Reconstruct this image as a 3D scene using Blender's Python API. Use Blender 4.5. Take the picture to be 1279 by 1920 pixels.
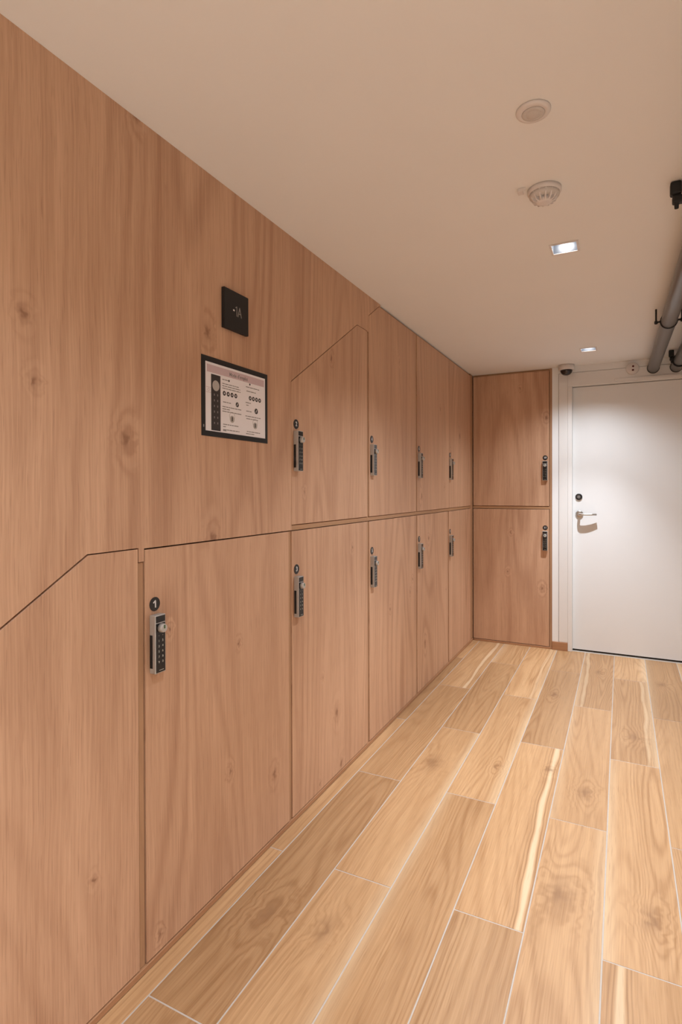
import bpy, bmesh, math, random
from mathutils import Vector, Matrix
for o in list(bpy.data.objects): bpy.data.objects.remove(o, do_unlink=True)
SC = bpy.context.scene; COL = SC.collection
random.seed(7)

# ------------------------------------------------------------------ camera
YAW, PIT, ROL = 0.4652, -0.0070, -0.0027
right = Vector((math.cos(YAW), math.sin(YAW), 0)); fwd = Vector((-math.sin(YAW), math.cos(YAW), 0)); up = Vector((0, 0, 1))
f2 = fwd*math.cos(PIT) + up*math.sin(PIT); u2 = up*math.cos(PIT) - fwd*math.sin(PIT)
r3 = right*math.cos(ROL) + u2*math.sin(ROL); u3 = u2*math.cos(ROL) - right*math.sin(ROL)
cd = bpy.data.cameras.new('camera'); cd.sensor_fit = 'VERTICAL'; cd.sensor_height = 36; cd.sensor_width = 24
cd.lens = 1046.79/1920*36; cd.shift_y = -(960-926.46)/1920; cd.clip_start = 0.02
co = bpy.data.objects.new('camera', cd); COL.objects.link(co)
m = Matrix((r3, u3, -f2)).transposed().to_4x4(); m.translation = Vector((1.1278, 0, 1.2794)); co.matrix_world = m
SC.camera = co

# ------------------------------------------------------------------ world, exposure
w = bpy.data.worlds.new('world'); SC.world = w; w.use_nodes = True
w.node_tree.nodes['Background'].inputs[0].default_value = (1, 0.9, 0.8, 1)
w.node_tree.nodes['Background'].inputs[1].default_value = 0.0
SC.view_settings.view_transform = 'Standard'; SC.view_settings.look = 'None'
SC.view_settings.gamma = 1; SC.view_settings.use_curve_mapping = False
SC.view_settings.exposure = 0.23
SC.cycles.caustics_reflective = False; SC.cycles.caustics_refractive = False
LAMP_POWER = 108.0
LAMP_DIM = (1.45, 1.12, 0.95, 2.1, 2.1, 2.1, 2.1)     # last four are unseen lobby lamps added for fill, set stronger
LAMP_COLOR = (0.905, 1.0, 1.09)

# ------------------------------------------------------------------ dimensions
H = 2.25; D = 4.75; XR = 1.82; YB = -4.2; XL = 3.6; YW = -.6; DEPTH = 0.55
def stair(y): return 1.697 + 0.62*(y - 1.829)

# ------------------------------------------------------------------ materials
def lin(c):
    return tuple((v/255/12.92 if v/255 <= .04045 else ((v/255+.055)/1.055)**2.4) for v in c) + (1,)

class NT:
    def __init__(s, name):
        s.m = bpy.data.materials.new(name); s.m.use_nodes = True; s.t = s.m.node_tree
        s.b = s.t.nodes['Principled BSDF']
    def node(s, typ, props=None, **ins):
        n = s.t.nodes.new(typ)
        for k, v in (props or {}).items(): setattr(n, k, v)
        for k, v in ins.items():
            key = int(k[1:]) if k[0] == 'i' and k[1:].isdigit() else k.replace('_', ' ')
            s.put(n.inputs[key], v)
        return n
    def put(s, sock, v):
        if isinstance(v, bpy.types.NodeSocket): s.t.links.new(v, sock)
        else: sock.default_value = v
    def math(s, op, a, b=0.0, c=0.0, clamp=False):
        n = s.node('ShaderNodeMath', {'operation': op, 'use_clamp': clamp}, i0=a, i1=b, i2=c); return n.outputs[0]
    def ramp(s, v, lo, hi, a=0.0, b=1.0, smooth=True):
        n = s.node('ShaderNodeMapRange', {'interpolation_type': 'SMOOTHSTEP' if smooth else 'LINEAR'}, i0=v, i1=lo, i2=hi, i3=a, i4=b)
        return n.outputs[0]
    def mix(s, fac, a, b, mode='MIX'):
        n = s.t.nodes.new('ShaderNodeMix'); n.data_type = 'RGBA'; n.blend_type = mode
        s.put(n.inputs[0], fac); s.put(n.inputs[6], a); s.put(n.inputs[7], b); return n.outputs[2]
    def vec(s, x, y, z): return s.node('ShaderNodeCombineXYZ', None, X=x, Y=y, Z=z).outputs[0]
    def noise(s, v, scale=1, detail=2, rough=.5, dist=0.0):
        return s.node('ShaderNodeTexNoise', None, Vector=v, Scale=scale, Detail=detail, Roughness=rough, Distortion=dist).outputs[0]
    def bump(s, h, strength=.1, dist=.001):
        n = s.node('ShaderNodeBump', None, Height=h, Strength=strength, Distance=dist); s.put(s.b.inputs['Normal'], n.outputs[0])

def plain(name, col, rough=.5, metal=0.0, spec=.5, noise=0.0, nscale=30, emit=None, coat=0):
    k = NT(name); b = k.b
    b.inputs['Roughness'].default_value = rough; b.inputs['Metallic'].default_value = metal
    b.inputs['Specular IOR Level'].default_value = spec; b.inputs['Coat Weight'].default_value = coat
    c = lin(col)
    tc = k.node('ShaderNodeTexCoord').outputs['Object']
    n = k.noise(tc, nscale, 1, .6)
    lo = tuple(max(0, v*(1-noise)) for v in c[:3]) + (1,); hi = tuple(min(1, v*(1+noise)) for v in c[:3]) + (1,)
    k.put(b.inputs['Base Color'], k.mix(n, lo, hi))
    if emit: b.inputs['Emission Color'].default_value = emit[0]; b.inputs['Emission Strength'].default_value = emit[1]
    return k.m

def wood(name, across, along, dark, light, knotc, knot_density=(3.0, 1.7), contrast=1.0, rough=.45, spec=.35,
         rings=20.0, fieldscale=2.4, sap=None, usecolor=False, stretch=.10, knot_amp=.085, ringw=.22, ksize=1.0, wobble=.035, attrs=False, jit=.030, jf=55, corew=.62, cloudw=.24, fibf=210):
    """grain from contour lines of a stretched noise field, with knots that bend the field"""
    k = NT(name); b = k.b
    tc = k.node('ShaderNodeTexCoord').outputs['Object']
    sp = k.node('ShaderNodeSeparateXYZ', None, Vector=tc).outputs
    oi = k.node('ShaderNodeObjectInfo')
    seed = k.math('MULTIPLY', oi.outputs['Random'], 83.0)
    a = sp[across]; l = sp[along]
    a2 = k.math('ADD', a, k.math('MULTIPLY', seed, 1.37)); l2 = k.math('ADD', l, k.math('MULTIPLY', seed, .71))
    wob = k.math('MULTIPLY', k.math('SUBTRACT', k.noise(k.vec(k.math('MULTIPLY', a2, 2.0), k.math('MULTIPLY', l2, 1.6), seed), 1, 2), .5), wobble)
    aw = k.math('ADD', a2, wob)
    # knots
    aj = k.math('ADD', aw, k.math('MULTIPLY', k.math('SUBTRACT', k.noise(k.vec(k.math('MULTIPLY', a2, jf), k.math('MULTIPLY', l2, jf), seed), 1, 1), .5), jit))
    vn = k.node('ShaderNodeTexVoronoi', {'voronoi_dimensions': '2D'}, Vector=k.vec(k.math('MULTIPLY', aj, knot_density[0]), k.math('MULTIPLY', l2, knot_density[1]), 0.0), Scale=1.0, Randomness=1.0)
    vr = k.node('ShaderNodeSeparateColor', None, Color=vn.outputs['Color']).outputs[0]
    vor = k.math('ADD', vn.outputs['Distance'], k.ramp(vr, .70, .72, 0, 1))
    vor = k.math('MULTIPLY', vor, k.ramp(vr, 0, .7, .8/ksize, 2.6/ksize))
    if attrs:
        at = lambda n: k.node('ShaderNodeAttribute', {'attribute_type': 'OBJECT', 'attribute_name': n}).outputs['Fac']
        dx = k.math('ADD', k.math('SUBTRACT', a, at('knot_x')), k.math('SUBTRACT', aj, aw))
        dy = k.math('MULTIPLY', k.math('SUBTRACT', l, at('knot_y')), .45)
        vor = k.math('MULTIPLY', k.math('DIVIDE', k.math('SQRT', k.math('ADD', k.math('MULTIPLY', dx, dx), k.math('MULTIPLY', dy, dy))), k.math('MAXIMUM', at('knot_size'), .0005)), .1)
    kn = k.ramp(vor, 0.0, .17, 1, 0); core = k.ramp(vor, .006, .036, 1, 0)
    field = k.noise(k.vec(aw, k.math('MULTIPLY', l2, stretch), seed), fieldscale, 1.5, .4, .2)
    field = k.math('ADD', field, k.math('MULTIPLY', kn, knot_amp))
    ring = k.math('SINE', k.math('MULTIPLY', field, rings*6.2832))
    ring = k.math('MULTIPLY', k.math('ADD', ring, 1), .5); ring = k.math('POWER', ring, 2.2)
    fib = k.noise(k.vec(k.math('MULTIPLY', aw, fibf), k.math('MULTIPLY', l2, 3.4), seed), 1, 3, .65)
    fib2 = k.noise(k.vec(k.math('MULTIPLY', aw, 420), k.math('MULTIPLY', l2, 11.0), seed), 1, 1, .6)
    band = k.noise(k.vec(k.math('MULTIPLY', aw, 8), k.math('MULTIPLY', l2, .45), seed), 1, 3, .6)
    pores = k.ramp(fib2, .60, .72)
    t = k.math('ADD', k.math('MULTIPLY', k.math('SUBTRACT', band, .5), .85*contrast), k.math('MULTIPLY', k.math('SUBTRACT', k.math('MULTIPLY', ring, k.ramp(field, .3, .75, .5, 1.5)), .38), -ringw*contrast))
    t = k.math('ADD', t, k.math('MULTIPLY', k.math('SUBTRACT', fib, .5), 1.05*contrast))
    t = k.math('ADD', t, .55, 0, True)
    c = k.mix(t, lin(dark), lin(light))
    if sap:
        cen = k.math('ADD', at('sap_x'), k.math('MULTIPLY', k.math('SUBTRACT', k.noise(k.vec(k.math('MULTIPLY', l2, 1.3), seed, 0.0), 1, 2), .5), .07))
        dd = k.math('ABSOLUTE', k.math('SUBTRACT', a, cen))
        wv = k.math('MULTIPLY', k.noise(k.vec(k.math('MULTIPLY', l2, 3.1), seed, 4.0), 1, 2), .018)
        on = at('sap')
        for off, wt in ((.005, .5), (.013, .35), (.024, .25)):
            ln = k.math('ABSOLUTE', k.math('SUBTRACT', dd, k.math('ADD', k.math('MULTIPLY', wv, 1+off*30), off)))
            c = k.mix(k.math('MULTIPLY', on, k.ramp(ln, 0, .0035, wt, 0)), c, lin(knotc))
        c = k.mix(k.math('MULTIPLY', on, k.ramp(k.math('SUBTRACT', dd, wv), -.006, .005, .52, 0)), c, lin(sap))
        # paler sapwood towards one long edge
        eg = k.ramp(k.math('ADD', k.math('MULTIPLY', a, at('edge')), k.math('MULTIPLY', k.math('SUBTRACT', band, .5), .06)), .05, .115, 0, .30)
        c = k.mix(eg, c, lin(sap))
    if usecolor:
        c = k.mix(1.0, c, oi.outputs['Color'], 'MULTIPLY')
    c = k.mix(k.math('MULTIPLY', pores, .22*contrast), c, lin(knotc))
    c = k.mix(k.math('MULTIPLY', k.ramp(vor, .015, .08, 1, 0), cloudw), c, lin(knotc))
    c = k.mix(k.math('MULTIPLY', core, corew), c, lin(knotc))
    k.put(b.inputs['Base Color'], c)
    k.put(b.inputs['Roughness'], k.ramp(fib, .3, .7, rough-.06, rough+.08, False))
    b.inputs['Specular IOR Level'].default_value = spec
    return k.m

WD, WL, WK = (172, 128, 99), (219, 177, 145), (124, 80, 55)
M = {}
M['veneer'] = wood('oak_laminate', 0, 2, WD, WL, WK)
M['edge'] = wood('oak_laminate_edge_band', 0, 2, (152, 112, 82), (194, 152, 116), WK, contrast=.5)
M['edge_h'] = wood('oak_laminate_edge_band_horizontal', 2, 0, (152, 112, 80), (194, 152, 114), WK, contrast=.5)
M['skirting'] = wood('oak_skirting_board', 2, 0, (148, 104, 74), (192, 144, 106), WK, contrast=.7)
M['tile'] = wood('wood_look_tile', 0, 1, (164, 122, 82), (203, 162, 119), (126, 88, 58), knot_density=(2.6, 1.05), contrast=1.25,
                 rough=.40, spec=.45, rings=30, fieldscale=5.0, sap=(238, 216, 182), usecolor=True, stretch=.07, knot_amp=.07, ringw=.24, wobble=.03, attrs=True, jit=.065, jf=26, corew=.4, cloudw=.34)
M['grout'] = plain('tile_grout', (184, 172, 161), .8, noise=.08, nscale=60)
M['fill_floor'] = plain('pale_fill_floor', (226, 212, 194), .5, noise=.03, nscale=9)  # pale so the added lobby floor bounces neutral fill
M['ceiling'] = plain('ceiling_paint', (240, 238, 236), .85, noise=.015, nscale=3)
M['wall'] = plain('wall_paint', (240, 239, 238), .8, noise=.015, nscale=4)
M['doorpaint'] = plain('satin_white_door_paint', (234, 233, 232), .42, noise=.01, nscale=5)
M['framepaint'] = plain('satin_white_frame_paint', (232, 229, 226), .45, noise=.01, nscale=5)
M['white_plastic'] = plain('white_plastic', (224, 216, 212), .45, noise=.02)
M['grey_plastic'] = plain('pale_grey_grille', (206, 198, 192), .6, noise=.05, nscale=200)
M['black_plastic'] = plain('black_plastic', (16, 15, 15), .35, noise=.1)
M['black_gloss'] = plain('black_gloss', (13, 12, 12), .22, noise=.1)
M['black_matt'] = plain('black_matt', (19, 18, 18), .6, noise=.1)
M['dark_gap'] = plain('painted_gap_shade', (24, 18, 14), .9, noise=.1)  # near-black put in for the shade inside gaps
M['silver'] = plain('satin_aluminium', (186, 181, 176), .40, metal=.35, noise=.05, nscale=120)
M['steel'] = plain('brushed_steel', (196, 192, 186), .28, metal=1.0, noise=.06, nscale=150)
M['white_print'] = plain('white_print', (226, 222, 220), .6, noise=.02)
M['grey_print'] = plain('grey_print', (150, 144, 140), .6, noise=.02)
M['key_print'] = plain('key_print', (176, 172, 160), .6, noise=.02)
M['paper'] = plain('printed_paper', (243, 238, 240), .55, noise=.01)
M['pink_print'] = plain('pink_grey_print', (208, 184, 188), .55, noise=.03)
M['ink'] = plain('dark_ink', (52, 46, 46), .5, noise=.05)
M['ink_text'] = plain('text_ink', (138, 130, 128), .5, noise=.05)
M['photo_grey'] = plain('print_light_grey', (186, 178, 172), .5, noise=.05)
M['pipe'] = plain('grey_pvc_pipe', (104, 101, 99), .34, noise=.04, nscale=8)
M['red_dot'] = plain('dark_red_lens', (92, 34, 34), .25, noise=.05)
M['green_mark'] = plain('green_mark', (58, 92, 52), .5, noise=.05)
M['smoked'] = plain('smoked_dome', (26, 20, 24), .08, spec=.7, noise=.05)
M['reflector'] = plain('grey_reflector', (80, 84, 92), .3, spec=.5, noise=.01)
M['lens'] = plain('lamp_lens', (255, 250, 245), .4, noise=0, emit=((1, .98, .95, 1), 30.0))

# ------------------------------------------------------------------ builders
def mesh_obj(name, me, mat, parent=None, loc=(0, 0, 0), rot=None):
    o = bpy.data.objects.new(name, me)
    if mat and not me.materials: me.materials.append(M[mat])
    COL.objects.link(o); o.parent = parent; o.location = loc
    if rot: o.rotation_euler = rot
    return o
def empty(name, loc, rz=0.0):
    o = bpy.data.objects.new(name, None); COL.objects.link(o); o.location = loc; o.rotation_euler = (0, 0, rz)
    o.empty_display_size = .05; return o
def tag(o, label=None, cat=None, group=None, kind=None):
    for k, v in (('label', label), ('category', cat), ('group', group), ('kind', kind)):
        if v: o[k] = v
    return o
class B:
    def __init__(s): s.bm = bmesh.new()
    def box(s, x0, x1, y0, y1, z0, z1, bevel=0.0, seg=1):
        r = bmesh.ops.create_cube(s.bm, size=1)['verts']
        for v in r:
            v.co = Vector(((x0+x1)/2 + v.co.x*(x1-x0), (y0+y1)/2 + v.co.y*(y1-y0), (z0+z1)/2 + v.co.z*(z1-z0)))
        if bevel:
            es = list({e for v in r for e in v.link_edges})
            bmesh.ops.bevel(s.bm, geom=es, offset=bevel, segments=seg, affect='EDGES', profile=.5)
        return s
    def prism(s, poly, y0, y1, bevel=0.0):
        """polygon in local x,z extruded along y (y0 = front)"""
        a = [s.bm.verts.new((x, y0, z)) for x, z in poly]; b = [s.bm.verts.new((x, y1, z)) for x, z in poly]
        n = len(poly); fs = [s.bm.faces.new(a), s.bm.faces.new(b[::-1])]
        for i in range(n): fs.append(s.bm.faces.new((a[i], b[i], b[(i+1) % n], a[(i+1) % n])))
        bmesh.ops.recalc_face_normals(s.bm, faces=fs)
        if bevel:
            bmesh.ops.bevel(s.bm, geom=list(fs[0].edges), offset=bevel, segments=1, affect='EDGES')
        return s
    def lathe(s, prof, axis='z', seg=32, at=(0, 0, 0), cap=True):
        """profile of (radius, height); axis z up, or axis y: height measured outwards (-y)"""
        rings = []; at = Vector(at)
        for r, h in prof:
            ring = []
            for i in range(seg):
                t = 2*math.pi*i/seg; c, q = math.cos(t)*r, math.sin(t)*r
                p = Vector((c, q, h)) if axis == 'z' else (Vector((c, -h, q)) if axis == 'y' else Vector((h, c, q)))
                ring.append(s.bm.verts.new(at+p))
            rings.append(ring)
        fs = []
        for a, b in zip(rings, rings[1:]):
            for i in range(seg):
                f = s.bm.faces.new((a[i], a[(i+1) % seg], b[(i+1) % seg], b[i])); f.smooth = True; fs.append(f)
        if cap:
            fs.append(s.bm.faces.new(rings[0][::-1])); fs.append(s.bm.faces.new(rings[-1]))
        bmesh.ops.recalc_face_normals(s.bm, faces=fs); return s
    def tube(s, pts, radii, seg=16, flat=1.0):
        """round tube through points; flat scales the vertical radius"""
        rings = []
        for i, p in enumerate(pts):
            p = Vector(p); a = Vector(pts[max(i-1, 0)]); b = Vector(pts[min(i+1, len(pts)-1)]); d = (b-a).normalized()
            ref = Vector((0, 0, 1)) if abs(d.z) < .9 else Vector((1, 0, 0))
            u = d.cross(ref).normalized(); v = u.cross(d).normalized()
            rr = radii[i] if isinstance(radii, (list, tuple)) else radii
            rings.append([s.bm.verts.new(p + u*math.cos(2*math.pi*j/seg)*rr + v*math.sin(2*math.pi*j/seg)*rr*flat) for j in range(seg)])
        fs = []
        for a, b in zip(rings, rings[1:]):
            for j in range(seg):
                f = s.bm.faces.new((a[j], a[(j+1) % seg], b[(j+1) % seg], b[j])); f.smooth = True; fs.append(f)
        fs.append(s.bm.faces.new(rings[0][::-1])); fs.append(s.bm.faces.new(rings[-1]))
        bmesh.ops.recalc_face_normals(s.bm, faces=fs); return s
    def stroke(s, pts, wdt, y0, y1):
        """flat pen stroke in the x,z plane"""
        for (ax, az), (bx, bz) in zip(pts, pts[1:]):
            d = Vector((bx-ax, bz-az)); L = d.length; d /= L; n = Vector((-d.y, d.x))*wdt/2; e = d*wdt*.3
            s.prism([(ax-e.x+n.x, az-e.y+n.y), (ax-e.x-n.x, az-e.y-n.y), (bx+e.x-n.x, bz+e.y-n.y), (bx+e.x+n.x, bz+e.y+n.y)], y0, y1)
        return s
    def ring(s, cx, cz, r0, r1, y0, y1, seg=24):
        a = [[s.bm.verts.new((cx+math.cos(2*math.pi*i/seg)*r, y, cz+math.sin(2*math.pi*i/seg)*r)) for i in range(seg)] for r, y in ((r0, y1), (r0, y0), (r1, y0), (r1, y1))]
        fs = []
        for q in range(4):
            p, n = a[q], a[(q+1) % 4]
            for i in range(seg): fs.append(s.bm.faces.new((p[i], p[(i+1) % seg], n[(i+1) % seg], n[i])))
        bmesh.ops.recalc_face_normals(s.bm, faces=fs); return s
    def disc(s, cx, cz, r, y0, y1, seg=24):
        return s.prism([(cx+math.cos(2*math.pi*i/seg)*r, cz+math.sin(2*math.pi*i/seg)*r) for i in range(seg)], y0, y1)
    def mesh(s, name):
        me = bpy.data.meshes.new(name); s.bm.to_mesh(me); s.bm.free(); return me
    def obj(s, name, mat, parent=None, loc=(0, 0, 0), rot=None): return mesh_obj(name, s.mesh(name), mat, parent, loc, rot)
def text_mesh(body, size, offset=0.0, thick=.0003, ax='CENTER', ay='CENTER'):
    cu = bpy.data.curves.new('lettering', 'FONT'); cu.body = body; cu.size = size; cu.offset = offset
    cu.align_x = ax; cu.align_y = ay; cu.extrude = thick; cu.resolution_u = 3
    ob = bpy.data.objects.new('lettering', cu); COL.objects.link(ob); bpy.context.view_layer.update()
    me = bpy.data.meshes.new_from_object(ob.evaluated_get(bpy.context.evaluated_depsgraph_get()))
    bpy.data.objects.remove(ob)
    me.transform(Matrix(((1, 0, 0, 0), (0, 0, -1, 0), (0, 1, 0, 0), (0, 0, 0, 1)))); return me
LEFT = math.pi/2          # local x -> world +Y, local -y -> world +X (out of the left wall)

# ------------------------------------------------------------------ the room
tag(B().box(-.6, XL, YB, YW, -.06, 0, .0).obj('floor_fill_lobby', 'fill_floor'), 'pale floor added behind the viewpoint to bounce neutral fill light', 'floor', None, 'structure')  # unseen lobby floor, added as a pale bounce surface
fl = tag(B().box(-.6, XR, YW, 5.35, -.06, -.0009).obj('floor', 'grout'), 'pale wood-look plank tile floor with light grout joints', 'floor', None, 'structure')
P, L, G = .205, 1.266, .0041
tones = {  # (row, plank) : tint of the printed tile
 (0, 0): 1.0, (0, 1): .97, (0, 2): .74, (0, 3): 1.06, (1, 0): .80, (1, 1): .75, (1, 2): .84, (1, 3): 1.02, (2, 0): .90, (2, 1): .93, (2, 2): .82, (2, 3): .97,
 (3, 1): .84, (3, 2): .95, (3, 3): 1.1, (4, 0): .82, (4, 1): 1.0, (4, 2): .80, (4, 3): .84, (5, 1): .93, (5, 2): .95, (5, 3): .84,
 (6, 0): .9, (6, 1): .98, (6, 2): .9, (6, 3): 1.05, (7, 1): .92, (7, 2): .88, (7, 3): .76}
KNOTS = {(5, 1): (.955, 1.883, .075), (6, 1): (1.21, 1.887, .05), (2, 1): (.335, 2.523, .075), (4, 1): (.834, 2.703, .03), (5, 2): (.992, 2.555, .05),
         (1, 1): (.17, 1.40, .06), (2, 0): (.36, 1.42, .05), (7, 3): (1.36, 4.2, .05), (6, 2): (1.19, 3.25, .05), (3, 2): (.62, 2.62, .035), (5, 3): (.99, 4.3, .05), (4, 2): (.76, 3.7, .05)}
SAP = {(4, 1): (1.0, .075), (6, 0): (.9, -.055), (1, 3): (.8, .06), (6, 2): (.6, .06), (5, 3): (.7, -.07), (3, 3): (.4, .06), (7, 2): (.5, .05), (3, 0): (.6, .05)}
EDGE = {(5, 1): 1, (2, 1): 1, (2, 0): 1, (6, 1): -1, (6, 2): 1, (5, 2): -1, (3, 1): -1, (0, 0): 1, (3, 2): 1, (5, 3): -1, (4, 1): -.6, (2, 3): -1, (7, 3): -1, (3, 3): 1, (6, 3): 1}
cache = {}
for r in range(0, 10):
    x0 = .057 + P*(r-1); x1 = x0 + P
    x0 = max(x0, 0.0); x1 = min(x1, XR)
    if x1-x0 < .02: continue
    for q in range(-4, 4):
        base = 1.668 if r % 2 == 0 else 1.037
        # plank q of a row ends / starts on the measured butt joints
        y0 = base + L*(q-1); y1 = y0 + L
        y0 = max(y0, YW); y1 = min(y1, D+.02)
        if y1-y0 < .03: continue
        sx, sy = round(x1-x0-G, 4), round(y1-y0-G, 4)
        key = (sx, sy)
        if key not in cache:
            cache[key] = B().box(-sx/2, sx/2, -sy/2, sy/2, -.0060, 0, .0005).mesh('plank')
        o = mesh_obj('plank', cache[key], 'tile', fl, ((x0+x1)/2, (y0+y1)/2, random.uniform(-.0003, .0002)))
        t = tones.get((r, q), random.uniform(.78, 1.0)); warm = random.uniform(-.02, .02)
        key = (r, q)
        kx, ky, ks = KNOTS.get(key, (0, 0, 0) if key in tones or random.random() < .6 else (o.location.x+random.uniform(-.06, .06), o.location.y+random.uniform(-.5, .5), random.uniform(.02, .05)))
        o['knot_x'], o['knot_y'], o['knot_size'] = kx-o.location.x, ky-o.location.y, float(ks)
        sv, sx_ = SAP.get(key, (0.0, 0.0) if key in tones or random.random() < .8 else (.8, random.choice((-.06, .06))))
        o['sap'], o['sap_x'] = float(sv), float(sx_)
        o['edge'] = float(EDGE.get(key, 0.0 if key in tones else random.choice((0, 1, -1))))
        o.color = (t+.3*warm, t*(.985 - .25*(1-t)*.6), t*(.97 - .5*(1-t)*.6) - .5*warm, 1)

# ceiling with square openings for the downlights
LIGHTS = [(.924, 2.412), (.924, 4.228), (.924, .60), (.924, -1.22), (2.5, -1.22), (.924, -3.04), (2.5, -3.04)]  # last four: unseen lamps added for fill light
HS = .047
xs = sorted({-.6, XR, *(c+s*HS for c, _ in LIGHTS for s in (-1, 1))})
ys = sorted({YB, 5.35, *(c+s*HS for _, c in LIGHTS for s in (-1, 1))})
xs = [-.6, .924-HS, .924+HS, 2.5-HS, 2.5+HS, XL]
V = []; F = []
bm = bmesh.new()
for j in range(len(ys)-1):
    for i in range(5):
        cx, cy = (xs[i]+xs[i+1])/2, (ys[j]+ys[j+1])/2
        if any(abs(cx-a) < HS*.9 and abs(cy-b) < HS*.9 for a, b in LIGHTS): continue
        q = [bm.verts.new(v) for v in ((xs[i], ys[j], H), (xs[i], ys[j+1], H), (xs[i+1], ys[j+1], H), (xs[i+1], ys[j], H))]
        bm.faces.new(q)
bmesh.ops.remove_doubles(bm, verts=bm.verts, dist=1e-5)
bmesh.ops.solidify(bm, geom=bm.faces[:], thickness=.012)
me = bpy.data.meshes.new('ceiling'); bm.to_mesh(me); bm.free()
tag(mesh_obj('ceiling', me, 'ceiling'), 'smooth off-white painted ceiling', 'ceiling', None, 'structure')
tag(B().box(-.66, XL, YB, 5.35, H+.10, H+.14).obj('trim_1', 'ceiling'), 'slab above the ceiling', 'slab', None, 'structure')

tag(B().box(-.66, -.6, YB, 5.35, -.06, H+.1).obj('wall_left', 'wall'), 'masonry wall behind the wood lockers', 'wall', None, 'structure')
tag(B().box(XR, XR+.06, YW, 5.35, -.06, H+.1).box(XR+.06, XL, YW, YW+.06, -.06, H+.1).box(XL, XL+.06, YB, YW+.06, -.06, H+.1).obj('wall_right', 'wall'), 'white painted wall on the right', 'wall', None, 'structure')  # unseen; placed close, widened into the added lobby, for white bounce light
tag(B().box(-.66, XL+.06, YB-.06, YB, -.06, H+.1).obj('wall_front', 'wall'), 'white painted wall behind the viewpoint', 'wall', None, 'structure')
DX0, DX1, DZ = .682, 1.775, 2.20        # outer size of the door frame
b = B().box(.634, DX0, D, 5.30, 0, H).box(DX1, XR, D, D+.12, 0, H).box(DX0, DX1, D, D+.12, DZ, H)
b.box(-.6, XR, 5.30, 5.35, 0, H)
tag(b.obj('wall_back', 'wall'), 'white wall around the door at the far end', 'wall', None, 'structure')

# door frame and door
IX0, IX1, IZ = .782, 1.682, 2.092
fr = tag(empty('trim_2', (DX0, D, 0)), 'white painted door frame around the white door', 'door frame', None, 'structure')
B().box(.0025, .068, -.004, .11, .068, DZ-.0025, .0015).obj('casing', 'framepaint', fr)
B().box(.068, IX0-DX0, -.006, .11, 0, IZ, .0015).obj('jamb', 'framepaint', fr)
B().box(IX1-DX0, DX1-DX0-.0025, -.006, .11, 0, DZ-.0025, .0015).obj('jamb', 'framepaint', fr)
B().box(.068, IX1-DX0, -.004, .11, IZ, DZ-.0025, .0015).obj('head', 'framepaint', fr)
B().box(.40, IX1-DX0, -.012, -.004, IZ+.012, IZ+.030, .002).obj('door_seal_strip', 'framepaint', fr)
B().box(IX0-DX0, IX1-DX0, .088, .105, .02, IZ).obj('rebate', 'framepaint', fr)
B().box(IX0-DX0, IX1-DX0, .075, .105, 0, .02).obj('floor_gap_shade', 'dark_gap', fr)  # dark strip standing in for the shade under the door leaf
dr = tag(empty('door_1', (IX0+.0003, D+.045, 0)), 'plain white flush door at the end of the corridor', 'door', None, 'structure')
B().box(0, IX1-IX0-.0012, 0, .042, .013, IZ-.004, .0015).obj('door_leaf', 'doorpaint', dr)
hx, hz = .835-IX0-.003, 1.085
ro = B().lathe([(.0285, 0), (.0285, .006), (.0265, .009), (.012, .010)], 'y', 32, (hx, 0, hz)).obj('rose', 'steel', dr)
lv = B().tube([(hx, -.008, hz), (hx, -.040, hz), (hx+.004, -.049, hz), (hx+.016, -.053, hz), (hx+.05, -.052, hz), (hx+.09, -.047, hz), (hx+.124, -.040, hz)],
              [.0095, .0095, .0115, .0120, .0120, .0115, .0105], 16, .72).obj('lever', 'steel', dr)
rd = B().lathe([(.0255, 0), (.0255, .006), (.0235, .009), (.020, .0095)], 'y', 32, (hx-.004, 0, 1.222)).obj('electronic_reader', 'black_plastic', dr)
B().ring(0, 0, .009, .0115, -.0103, -.0095).obj('reader_ring', 'grey_print', rd, (hx-.004, 0, 1.222))
B().disc(0, 0, .0055, -.0105, -.0095).obj('reader_lens', 'grey_print', rd, (hx-.004, 0, 1.222))

# skirting boards
sk = B().box(.634, .750, D-.011, D-.0005, 0, .067, .0015).obj('baseboard_back', 'skirting')
tag(sk, 'short oak skirting board between the lockers and the door', 'skirting board', None, 'structure')
sl = B().box(YB+.01, D-.004, -.003, .010, 0.0005, .0175, .001).obj('baseboard_left', 'skirting', None, (0, 0, 0), (0, 0, LEFT))
tag(sl, 'narrow oak plinth strip under the lockers', 'plinth', None, 'structure')
sl2 = B().box(.006, .632, -.003, .010, 0.0005, .0155, .001).obj('baseboard_back_plinth', 'skirting', None, (0, D, 0))
sl2.name = 'baseboard_corner'
tag(sl2, 'narrow oak plinth strip under the end lockers', 'plinth', None, 'structure')

# ------------------------------------------------------------------ lock parts, shared by every locker
LKW, LKH, LKD = .038, .156, .021
lock_me = {}
b = B().box(-LKW/2, LKW/2, -LKD, 0, 0, LKH, .0012); lock_me['lock_housing'] = (b.mesh('lock_housing'), 'silver')
b = B().box(-.0166, .0166, -LKD-.0008, -LKD+.001, .0025, .134, .0003); lock_me['keypad'] = (b.mesh('keypad'), 'black_gloss')
b = B().box(-.0166, .0166, -LKD-.0008, -LKD+.001, .1365, .1535, .0003); lock_me['top_window'] = (b.mesh('top_window'), 'black_gloss')
b = B().lathe([(.0125, 0), (.0122, .006), (.0112, .0115), (.0098, .013)], 'y', 28, (.001, -LKD-.0006, .121)); lock_me['knob'] = (b.mesh('knob'), 'silver')
b = B().box(-.0014, .0034, -LKD-.0145, -LKD-.0135, .1205, .1300, .0003); lock_me['knob_mark'] = (b.mesh('knob_mark'), 'green_mark')
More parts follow.
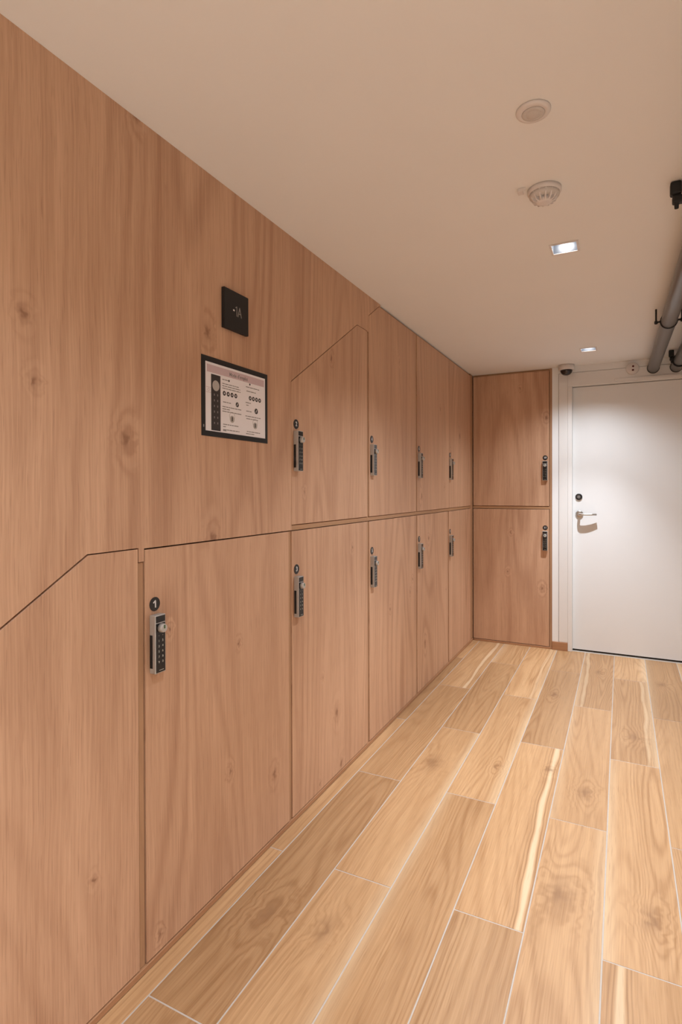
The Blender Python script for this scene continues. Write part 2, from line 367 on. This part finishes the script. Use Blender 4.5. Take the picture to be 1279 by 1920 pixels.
b = B().box(-LKW/2-.0006, -LKW/2+.001, -.0112, -.0015, .014, .103, .0003); lock_me['finger_grip'] = (b.mesh('finger_grip'), 'black_matt')
kb = bmesh.new()
for r, pair in enumerate(('..', '12', '34', '56', '78', '90')):
    for c, ch in enumerate(pair):
        if ch == '.':
            t = B().disc(0, 0, .0011, -.0003, .0003, 8).mesh('t')
        else: t = text_mesh(ch, .0085, .0001)
        t.transform(Matrix.Translation((-.0068+.0136*c, -LKD-.0011, .1010-.0142*r))); kb.from_mesh(t); bpy.data.meshes.remove(t)
t = B().box(-.006, .010, -LKD-.0012, -LKD-.0008, .0075, .0088).mesh('t'); kb.from_mesh(t)
me = bpy.data.meshes.new('key_legends'); kb.to_mesh(me); kb.free(); lock_me['key_legends'] = (me, 'key_print')
disc_me = B().lathe([(.0188, 0), (.0188, .0012), (.0180, .0016)], 'y', 36).mesh('number_disc')

FT = .018   # front thickness
GAP = .003
def locker(n, x0, poly, ox, rz, loc, lockx, lockz, label, edges):
    """poly: door outline in local x,z (x from the wall datum); edges: list of (name, mat, box) for the carcass fronts"""
    root = tag(empty('locker', loc, rz), label, 'locker', 'numbered lockers')
    pl = [(x-ox, z) for x, z in poly]
    B().prism(pl, 0, FT, .0008).obj('door', 'veneer', root)
    xa, xb = min(x for x, _ in pl), max(x for x, _ in pl); za, zb = min(z for _, z in pl), max(z for _, z in pl)
    # carcass behind the door: back board only needs to be there to keep it dark
    c = B().box(xa+.002, xb-.002, DEPTH-.03, DEPTH-.012, za+.002, zb-.002)
    c.box(xa+.002, xa+.016, .03, DEPTH-.03, za+.002, zb-.5 if len(pl) > 4 else zb-.002).box(xb-.016, xb-.002, .03, DEPTH-.03, za+.002, zb-.3 if len(pl) > 4 else zb-.002)
    c.box(xa+.016, xb-.016, .03, DEPTH-.03, za+.002, za+.016)
    c.obj('carcass', 'dark_gap', root)
    for nm, mt, bx in edges:
        B().box(bx[0]-ox, bx[1]-ox, .013 if nm == 'top_edge' else .004, .03, bx[2], bx[3], .0006).obj(nm, mt, root)
    lk = mesh_obj('lock_housing', lock_me['lock_housing'][0], 'silver', root, (lockx-ox, -.0002, lockz))
    for k in ('keypad', 'top_window', 'knob', 'knob_mark', 'finger_grip', 'key_legends'):
        mesh_obj(k, lock_me[k][0], lock_me[k][1], lk)
    dc = mesh_obj('number_disc', disc_me, 'black_plastic', root, (lockx-ox, -.0001, lockz+LKH+.027))
    if n == 1:
        tm = B().stroke([(-.0055, .0042), (.0012, .0090)], .0036, -.0003, .0003).stroke([(.0014, .0085), (.0014, -.0085)], .0038, -.0003, .0003).mesh('numeral')
    else: tm = text_mesh(str(n), .0245 if n < 10 else .0215, .0005)
    mesh_obj('numeral', tm, 'white_print', dc, (0, -.0019, 0))
    return root

ZR0, ZR1 = 1.1225, 1.147          # rail between the two rows: lower doors end, upper doors begin
DZ0, DZ1 = .0205, 2.2345          # bottom of the lower doors, top of the upper ones
EDGES_Y = [1.088, 1.826, 2.561, 3.298, 4.005, 4.664]      # door left edges, then the corner filler
UPL, LOL = 1.353, .790            # lock bases
LBL = {1: 'wood-laminate locker numbered 1, lower row, nearest the viewer',
       2: 'wood-laminate locker numbered 2, upper row, slanted top beside the notice frame',
       3: 'wood-laminate locker numbered 3, lower row, directly under the slant-topped locker',
       4: 'wood-laminate locker numbered 4, upper row, tall with a small clipped corner',
       5: 'wood-laminate locker numbered 5, lower row, third from the viewer',
       6: 'wood-laminate locker numbered 6, upper row, tall and square, second from the corner',
       7: 'wood-laminate locker numbered 7, lower row, second from the corner',
       8: 'wood-laminate locker numbered 8, upper row on the long wall, in the corner',
       9: 'wood-laminate locker numbered 9, lower row on the long wall, in the corner',
       10: 'wood-laminate locker numbered 10, upper one facing the viewer beside the white door',
       11: 'wood-laminate locker numbered 11, lower one facing the viewer beside the white door'}
def side(n, i, z0, z1): return ('side_edge', 'edge', (EDGES_Y[i]-.0195, EDGES_Y[i]-GAP, z0, z1))
TOP = H-.0005
for i in range(5):
    a = EDGES_Y[i]; bnd = EDGES_Y[i+1]-.0195-GAP if i < 4 else EDGES_Y[5]-GAP
    lo, hi = (1, None) if i == 0 else (2*i+1, 2*i)
    ed = [side(lo, i, DZ0-.002, 1.0915 if i == 0 else ZR0+.0005)]
    if i == 0: ed[0] = ('side_edge', 'edge', (1.0675, a-GAP, DZ0-.002, 1.0905))
    locker(lo, a, [(a, DZ0), (bnd, DZ0), (bnd, ZR0), (a, ZR0)], a, LEFT, (0, a, 0), a+.033, LOL, LBL[lo], ed)
    if hi:
        ea = a-.001 if i in (1, 4) else a-.0195; eb = EDGES_Y[i+1]-(.0195 if i < 3 else .0012 if i == 3 else .0005)
        ed = [('bottom_edge', 'edge_h', (ea, eb, ZR0+.003, ZR1-.0025))]
        if hi == 6: bnd = EDGES_Y[4]-.0012
        if hi == 2: poly = [(a, ZR1), (bnd, ZR1), (bnd, 2.0675), (a+.598, 2.0675), (a, stair(a))]
        elif hi == 4: poly = [(a, ZR1), (bnd, ZR1), (bnd, DZ1), (2.6965, DZ1), (a, 2.1495)]; ed.append(side(hi, i, ZR1-.0025, 2.066))
        else: poly = [(a, ZR1), (bnd, ZR1), (bnd, DZ1), (a, DZ1)]; ed += [side(hi, i, ZR1-.0025, DZ1+.0005)] if hi != 8 else []
        if hi > 2: ed.append(('top_edge', 'edge_h', (2.712 if hi == 4 else ea, eb, DZ1+.0025, TOP)))
        locker(hi, a, poly, a, LEFT, (0, a, 0), a+.033, UPL, LBL[hi], ed)
# corner filler between the long run and the end lockers
f = tag(B().box(0, D-EDGES_Y[5]-.0005, .002, .02, .019, TOP, .0006).obj('filler_strip', 'edge', None, (0, EDGES_Y[5], 0), (0, 0, LEFT)),
        'narrow vertical wood filler strip in the corner between locker runs', 'filler strip')
# end lockers, on the far wall
EX0, EX1 = .0030, .6115
for n, z0, z1, lz in ((10, ZR1, DZ1, UPL), (11, DZ0-.001, ZR0-.003, LOL)):
    ed = [('side_edge', 'edge', (EX1+GAP, .6335, z0-.0025 if n == 10 else .0165, TOP if n == 10 else 1.1442))]
    if n == 10: ed += [('bottom_edge', 'edge_h', (EX0-.0025, EX1+GAP-.0003, ZR0+.0005, ZR1-.0028)), ('top_edge', 'edge_h', (EX0-.0025, EX1+GAP-.0003, DZ1+.0025, TOP))]
    locker(n, 0, [(EX0, z0), (EX1, z0), (EX1, z1), (EX0, z1)], 0, 0, (0, D, 0), .5815, lz, LBL[n], ed)

# ------------------------------------------------------------------ big cladding panel and the angled access panel
yl = YB+.01
ya = 1.829-(1.697-.0205)/.62     # where the stair line meets the plinth
g = GAP
def up_(y): return stair(y)+.0035
poly = [(yl, .0205), (ya-.006, .0205), (.9075, up_(.9075)), (.9075+.001, 1.1295), (1.0665, 1.1295), (1.0665, 1.0925), (1.0845, 1.0925), (1.0845, ZR0+.004),
        (1.8235, ZR0+.004), (1.8235, 1.6975), (2.4235, 2.0705), (2.5415, 2.0705), (2.5415, 2.0685), (2.5575, 2.0685), (2.5575, 2.1505), (2.6955, 2.2375), (2.712, 2.2375), (2.712, TOP), (yl, TOP)]
tag(B().prism(poly, 0, FT, 0).obj('cladding_panel', 'veneer', None, (0, 0, 0), (0, 0, LEFT)),
    'large vertical-grain wood panel above locker 1 carrying the sign and notice', 'wall panel')
poly = [(ya+.004, .0205), (1.0635, .0205), (1.0635, 1.1265), (.9125, 1.1265)]
tag(B().prism(poly, 0, FT, .0008).obj('access_panel', 'veneer', None, (0, 0, 0), (0, 0, LEFT)),
    'low wood panel with a sloping top edge, left of locker 1', 'wall panel')

# ------------------------------------------------------------------ floor sign "-1A"
sg = tag(empty('level_sign', (0, 1.409, 1.795), LEFT), 'square black sign reading -1A on the wood panel', 'sign')
B().box(0, .127, -.012, -.0002, 0, .127, .0006).obj('plate', 'black_matt', sg)
b = B(); x, z, s = .064, .050, .030
b.stroke([(x-.0065, z+s*.86), (x-.0005, z+s)], .0028, -.0127, -.0118); b.stroke([(x-.0005, z+s), (x-.0005, z)], .0028, -.0127, -.0118)
b.stroke([(x+.0055, z), (x+.0145, z+s)], .0027, -.0127, -.0118); b.stroke([(x+.0145, z+s), (x+.0235, z)], .0027, -.0127, -.0118); b.stroke([(x+.0088, z+s*.33), (x+.0205, z+s*.33)], .0025, -.0127, -.0118)
b.obj('lettering', 'grey_print', sg)
B().box(x-.0200, x-.0120, -.0127, -.0118, z+.0125, z+.0175, .0003).obj('minus_mark', 'white_print', sg)

# ------------------------------------------------------------------ framed notice
PX, PZ, PW, PH = 1.312, 1.446, .349, .244
nt = tag(empty('notice', (0, PX, PZ), LEFT), 'black-framed printed instruction notice below the black sign', 'notice')
b = B()
for bx in ((0, PW, 0, .0165), (0, PW, PH-.0165, PH), (0, .0175, .0165, PH-.0165), (PW-.0135, PW, .0165, PH-.0165)):
    b.box(bx[0], bx[1], -.0022, -.0002, bx[2], bx[3], .0003)
b.obj('frame', 'black_matt', nt)
sx0, sx1, sz0, sz1 = .0175, PW-.0135, .0165, PH-.0165
sh = B().box(sx0, sx1, -.0012, -.0003, sz0, sz1).obj('sheet', 'paper', nt)
def U(u): return sx0+(sx1-sx0)*u
def Vv(v): return sz1-(sz1-sz0)*v
ASP = (sx1-sx0)
Y0, Y1 = -.0016, -.0011
B().box(U(.025), U(.975), Y0, Y1, Vv(.145), Vv(.035)).obj('header_band', 'pink_print', sh)
tm = text_mesh("Mode d'emploi", .0165, .0001, .0002); mesh_obj('title', tm, 'ink_text', sh, (U(.52), -.0018, Vv(.098)))
B().box(U(.085), U(.225), Y0, Y1, Vv(.985), Vv(.165)).obj('keypad_picture', 'ink', sh)
B().disc(U(.155), Vv(.325), ASP*.052, -.0019, -.0015).obj('knob_picture', 'photo_grey', sh)
b = B()
for r in range(6):
    for c in range(2): b.box(U(.125+.05*c), U(.137+.05*c), -.0018, -.0015, Vv(.475+.083*r), Vv(.445+.083*r))
tag(b.obj('key_marks', 'ink_text', sh), kind='stuff')
b = B().ring(U(.048), Vv(.405), ASP*.012, ASP*.0155, Y0, Y1)
b.box(U(.012), U(.084), Y0, Y1, Vv(.445), Vv(.44)).box(U(.012), U(.084), Y0, Y1, Vv(.37), Vv(.365)); b.obj('card_symbol', 'pink_print', sh)
rnd = random.Random(3)
b = B()
def line(u0, u1, v, h=.012):
    u = u0
    while u < u1-.01:
        wd = min(rnd.uniform(.02, .07), u1-u); b.box(U(u), U(u+wd), Y0, Y1, Vv(v+h), Vv(v)); u += wd+.008
for u0, u1, v in ((.255, .355, .195), (.255, .52, .255), (.255, .545, .29), (.255, .55, .325), (.265, .39, .53), (.255, .56, .60), (.255, .37, .635), (.255, .565, .67),
                  (.265, .52, .865), (.265, .32, .90), (.265, .53, .945), (.265, .33, .98-.02),
                  (.645, .885, .21), (.655, .84, .275), (.64, .73, .46), (.65, .69, .50), (.65, .745, .595), (.635, .91, .675), (.65, .86, .715), (.66, .90, .92), (.645, .80, .955)):
    line(u0, u1, v)
tag(b.obj('printed_text', 'ink_text', sh), kind='stuff')
b = B()
dots = [(.285+.062*i, .405) for i in range(4)] + [(.72+.058*i, .385) for i in range(4)]
for u, v in dots: b.disc(U(u), Vv(v), ASP*.0235, Y0, Y1)
for u, v, r in ((.495, .535, .025), (.83, .575, .030)): b.disc(U(u), Vv(v), ASP*r, Y0, Y1)
b.disc(U(.36), Vv(.20), ASP*.011, Y0, Y1); b.disc(U(.715), Vv(.165), ASP*.011, Y0, Y1)
tag(b.obj('black_symbols', 'ink', sh), kind='stuff')
b = B()
for u, v in dots: b.box(U(u-.006), U(u+.006), -.0019, -.0015, Vv(v+.012), Vv(v-.012))
for u, v in ((.495, .535), (.83, .575)): b.stroke([(U(u-.008), Vv(v+.018)), (U(u+.008), Vv(v-.018))], .002, -.0019, -.0015)
tag(b.obj('white_symbols', 'paper', sh), kind='stuff')
b = B()
for u, v in ((.41, .775), (.81, .815)):
    b.disc(U(u), Vv(v), ASP*.036, Y0, Y1); b.ring(U(u), Vv(v-.045), ASP*.040, ASP*.043, Y0, Y1)
tag(b.obj('dial_symbols', 'photo_grey', sh), kind='stuff')
b = B()
for u, v in ((.41, .775), (.81, .815)): b.box(U(u-.008), U(u+.008), -.0019, -.0015, Vv(v+.03), Vv(v-.035))
tag(b.obj('dial_hands', 'ink', sh), kind='stuff')
B().box(.0062, .0105, -.0026, -.0022, .026, .034).obj('frame_logo', 'grey_print', nt)

# ------------------------------------------------------------------ ceiling fittings
LL = ['square recessed downlight nearer the smoke detector', 'square recessed downlight at the far end near the dome camera',
      'square recessed downlight just ahead of the viewpoint, out of view', 'added square fill downlight behind the viewpoint, out of view',
      'added square lobby fill downlight nearest the wall corner, out of view', 'added square lobby fill downlight farthest back on the locker side, out of view', 'added square lobby fill downlight in the far back corner, out of view']
for (lx, ly), lab, dim in zip(LIGHTS, LL, LAMP_DIM):
    r = tag(empty('downlight', (lx, ly, H)), lab, 'downlight', 'ceiling downlights')
    b = B(); o, i = HS+.007, HS-.0015
    for bx in ((-o, o, -o, -i), (-o, o, i, o), (-o, -i, -i, i), (i, o, -i, i)): b.box(bx[0], bx[1], bx[2], bx[3], -.0028, -.0004, .0006)
    b.obj('trim_frame', 'white_plastic', r)
    b = B(); t = .0015; hh = .042
    for bx in ((-HS, HS, -HS, -HS+t), (-HS, HS, HS-t, HS), (-HS, -HS+t, -HS+t, HS-t), (HS-t, HS, -HS+t, HS-t)): b.box(bx[0]*.995, bx[1]*.995, bx[2]*.995, bx[3]*.995, 0, hh)
    b.box(-HS*.995, HS*.995, -HS*.995, HS*.995, hh, hh+.002)
    b.obj('reflector_box', 'reflector', r)
    B().lathe([(.030, .042), (.030, .036), (.026, .031), (.012, .0285), (.0005, .028)], 'z', 28).obj('lamp_lens', 'lens', r)
    for nm, part, size in (('beam', 1.08, 72), ('spill', .36, 128)):      # narrow beam of the lamp and the spill of its reflector
        ld = bpy.data.lights.new('downlight_'+nm, 'SPOT'); ld.energy = LAMP_POWER*dim*part; ld.color = LAMP_COLOR
        ld.spot_size = math.radians(size); ld.spot_blend = 1.0; ld.shadow_soft_size = .012
        lo = bpy.data.objects.new('downlight_'+nm, ld); COL.objects.link(lo); lo.parent = r; lo.location = (0, 0, .012)

# flat round ceiling disc
r = tag(empty('ceiling_speaker', (.926, 1.505, H)), 'flat round white ceiling disc nearest the viewer', 'ceiling disc')
B().lathe([(.0425, -.0004), (.0425, -.004), (.040, -.0075), (.030, -.0098), (.0285, -.0085)], 'z', 48, cap=True).obj('rim', 'white_plastic', r)
B().lathe([(.0282, -.0086), (.0275, -.0105), (.020, -.0125), (.0185, -.0115), (.0165, -.013), (.0005, -.0135)], 'z', 40).obj('grille', 'grey_plastic', r)

# smoke detector
r = tag(empty('smoke_detector', (.905, 1.915, H)), 'round ribbed white smoke detector with a small side tag', 'smoke detector')
B().lathe([(.052, -.0004), (.052, -.010), (.050, -.014), (.047, -.015)], 'z', 48).obj('base', 'white_plastic', r)
B().lathe([(.047, -.015), (.046, -.023), (.036, -.030), (.030, -.030)], 'z', 40).obj('chamber', 'grey_plastic', r)
B().lathe([(.026, -.030), (.025, -.041), (.022, -.0435), (.010, -.0445), (.0005, -.0446)], 'z', 40).obj('cap', 'white_plastic', r)
for i in range(14):
    a = 2*math.pi*i/14
    B().box(.022, .0475, -.0026, .0026, -.040, -.015, .001).obj('rib', 'white_plastic', r, (0, 0, 0), (0, 0, a))
me = bpy.data.meshes.new('x')
for o in r.children:
    if o.name.startswith('rib'):
        for v in o.data.vertices:
            if v.co.z < -.03 and v.co.x > .04: v.co.x -= .012
            if v.co.z < -.03 and v.co.x < .03: v.co.z -= .003
bpy.data.meshes.remove(me)
B().box(-.076, -.052, -.044, -.041, -.010, -.0005, .001).box(-.078, -.060, -.043, -.018, -.012, -.008, .002).obj('side_tag', 'white_plastic', r)

# dome camera
r = tag(empty('dome_camera', (.745, 4.688, H)), 'small white dome security camera with dark dome above the door corner', 'camera')
B().lathe([(.058, -.0004), (.058, -.030), (.056, -.036), (.047, -.040)], 'z', 40).obj('housing', 'white_plastic', r)
B().lathe([(.045, -.040), (.043, -.052), (.037, -.064), (.027, -.074), (.014, -.079), (.0005, -.080)], 'z', 36).obj('dome', 'smoked', r)
# round wall unit with two dark dots
r = tag(empty('wall_beacon', (1.203, D-.0045, 2.187)), 'round white wall unit with two dark red dots beside the grey pipe', 'beacon')
B().lathe([(.044, 0), (.044, .014), (.040, .019), (.0005, .020)], 'y', 40).obj('body', 'white_plastic', r)
B().lathe([(.0075, .018), (.007, .023), (.0005, .024)], 'y', 20, (.004, 0, .015)).obj('dot', 'red_dot', r)
B().lathe([(.0075, .018), (.007, .023), (.0005, .024)], 'y', 20, (.003, 0, -.013)).obj('dot', 'red_dot', r)

# cable in the corner above the frame is left to the joint between wall and frame

# ------------------------------------------------------------------ pipes with clamps
def pipe_x(x, y): return x + .0118*(D-y)
def clamp(parent, x, y, z, chunky):
    eo = .040 if chunky == 2 else 0.0
    X = pipe_x(x, y)
    c = B(); seg = 28
    wd = .010 if not chunky else .016; r0, r1 = .0385, (.0425 if not chunky else .0455)
    prof = [(r0, -wd/2), (r1, -wd/2), (r1, wd/2), (r0, wd/2)]
    rings = [[c.bm.verts.new((X+math.cos(2*math.pi*i/seg)*r, y+h, z+math.sin(2*math.pi*i/seg)*r)) for i in range(seg)] for r, h in prof]
    fs = []
    for q in range(4):
        a, n = rings[q], rings[(q+1) % 4]
        for i in range(seg): fs.append(c.bm.faces.new((a[i], a[(i+1) % seg], n[(i+1) % seg], n[i])))
    bmesh.ops.recalc_face_normals(c.bm, faces=fs)
    c.obj('ring', 'black_matt', parent)
    for s in (-1, 1):
        e = B()
        if not chunky:
            e.box(X+s*.040-.012, X+s*.040+.012, y-.006, y+.006, z-.004, z+.004, .001)
            e.lathe([(.0005, z-.012), (.007, z-.010), (.009, z-.002), (.007, z+.007), (.0005, z+.009)], 'z', 14, (X+s*.060, y, 0))
            e.lathe([(.0045, z+.005), (.0045, H-.0005)], 'z', 10, (X+s*.060, y, 0))
        else:
            e.box(X+s*(.046+eo/2)-.014-eo/2, X+s*(.046+eo/2)+.014+eo/2, y-.013, y+.013, z+.002, z+.026, .005, 2)
            e.box(X+s*(.050+eo)-.016, X+s*(.050+eo)+.016, y-.015, y+.015, z+.028, H-.0008, .006, 2)
            e.lathe([(.0005, z-.014), (.006, z-.013), (.007, z+.004), (.012, z+.006), (.012, z+.026)], 'z', 14, (X+s*(.048+eo), y, 0))
        e.obj('fixing', 'black_matt', parent)
ZP = 2.180
for x, zz, lab, cl in ((1.340, ZP, 'thick grey plastic pipe along the ceiling, entering the wall above the door', ((3.46, False), (2.06, 2))),
                       (1.487, 2.174, 'second grey plastic pipe at the right edge of view, nearer the right wall', ((4.52, True), (3.46, False)))):
    r = tag(empty('pipe', (0, 0, 0)), lab, 'pipe', 'ceiling pipes')
    B().tube([(pipe_x(x, y), y, zz) for y in (YB+.005, 1.0, 3.0, D-.0045)], .038, 32).obj('tube', 'pipe', r)
    B().lathe([(.0385, 0), (.0415, 0), (.0415, .005), (.0385, .005)], 'y', 32, (x, D-.0045, zz), cap=False).obj('wall_seal', 'black_matt', r)
    for y, ch in cl: clamp(r, x, y, zz, ch)
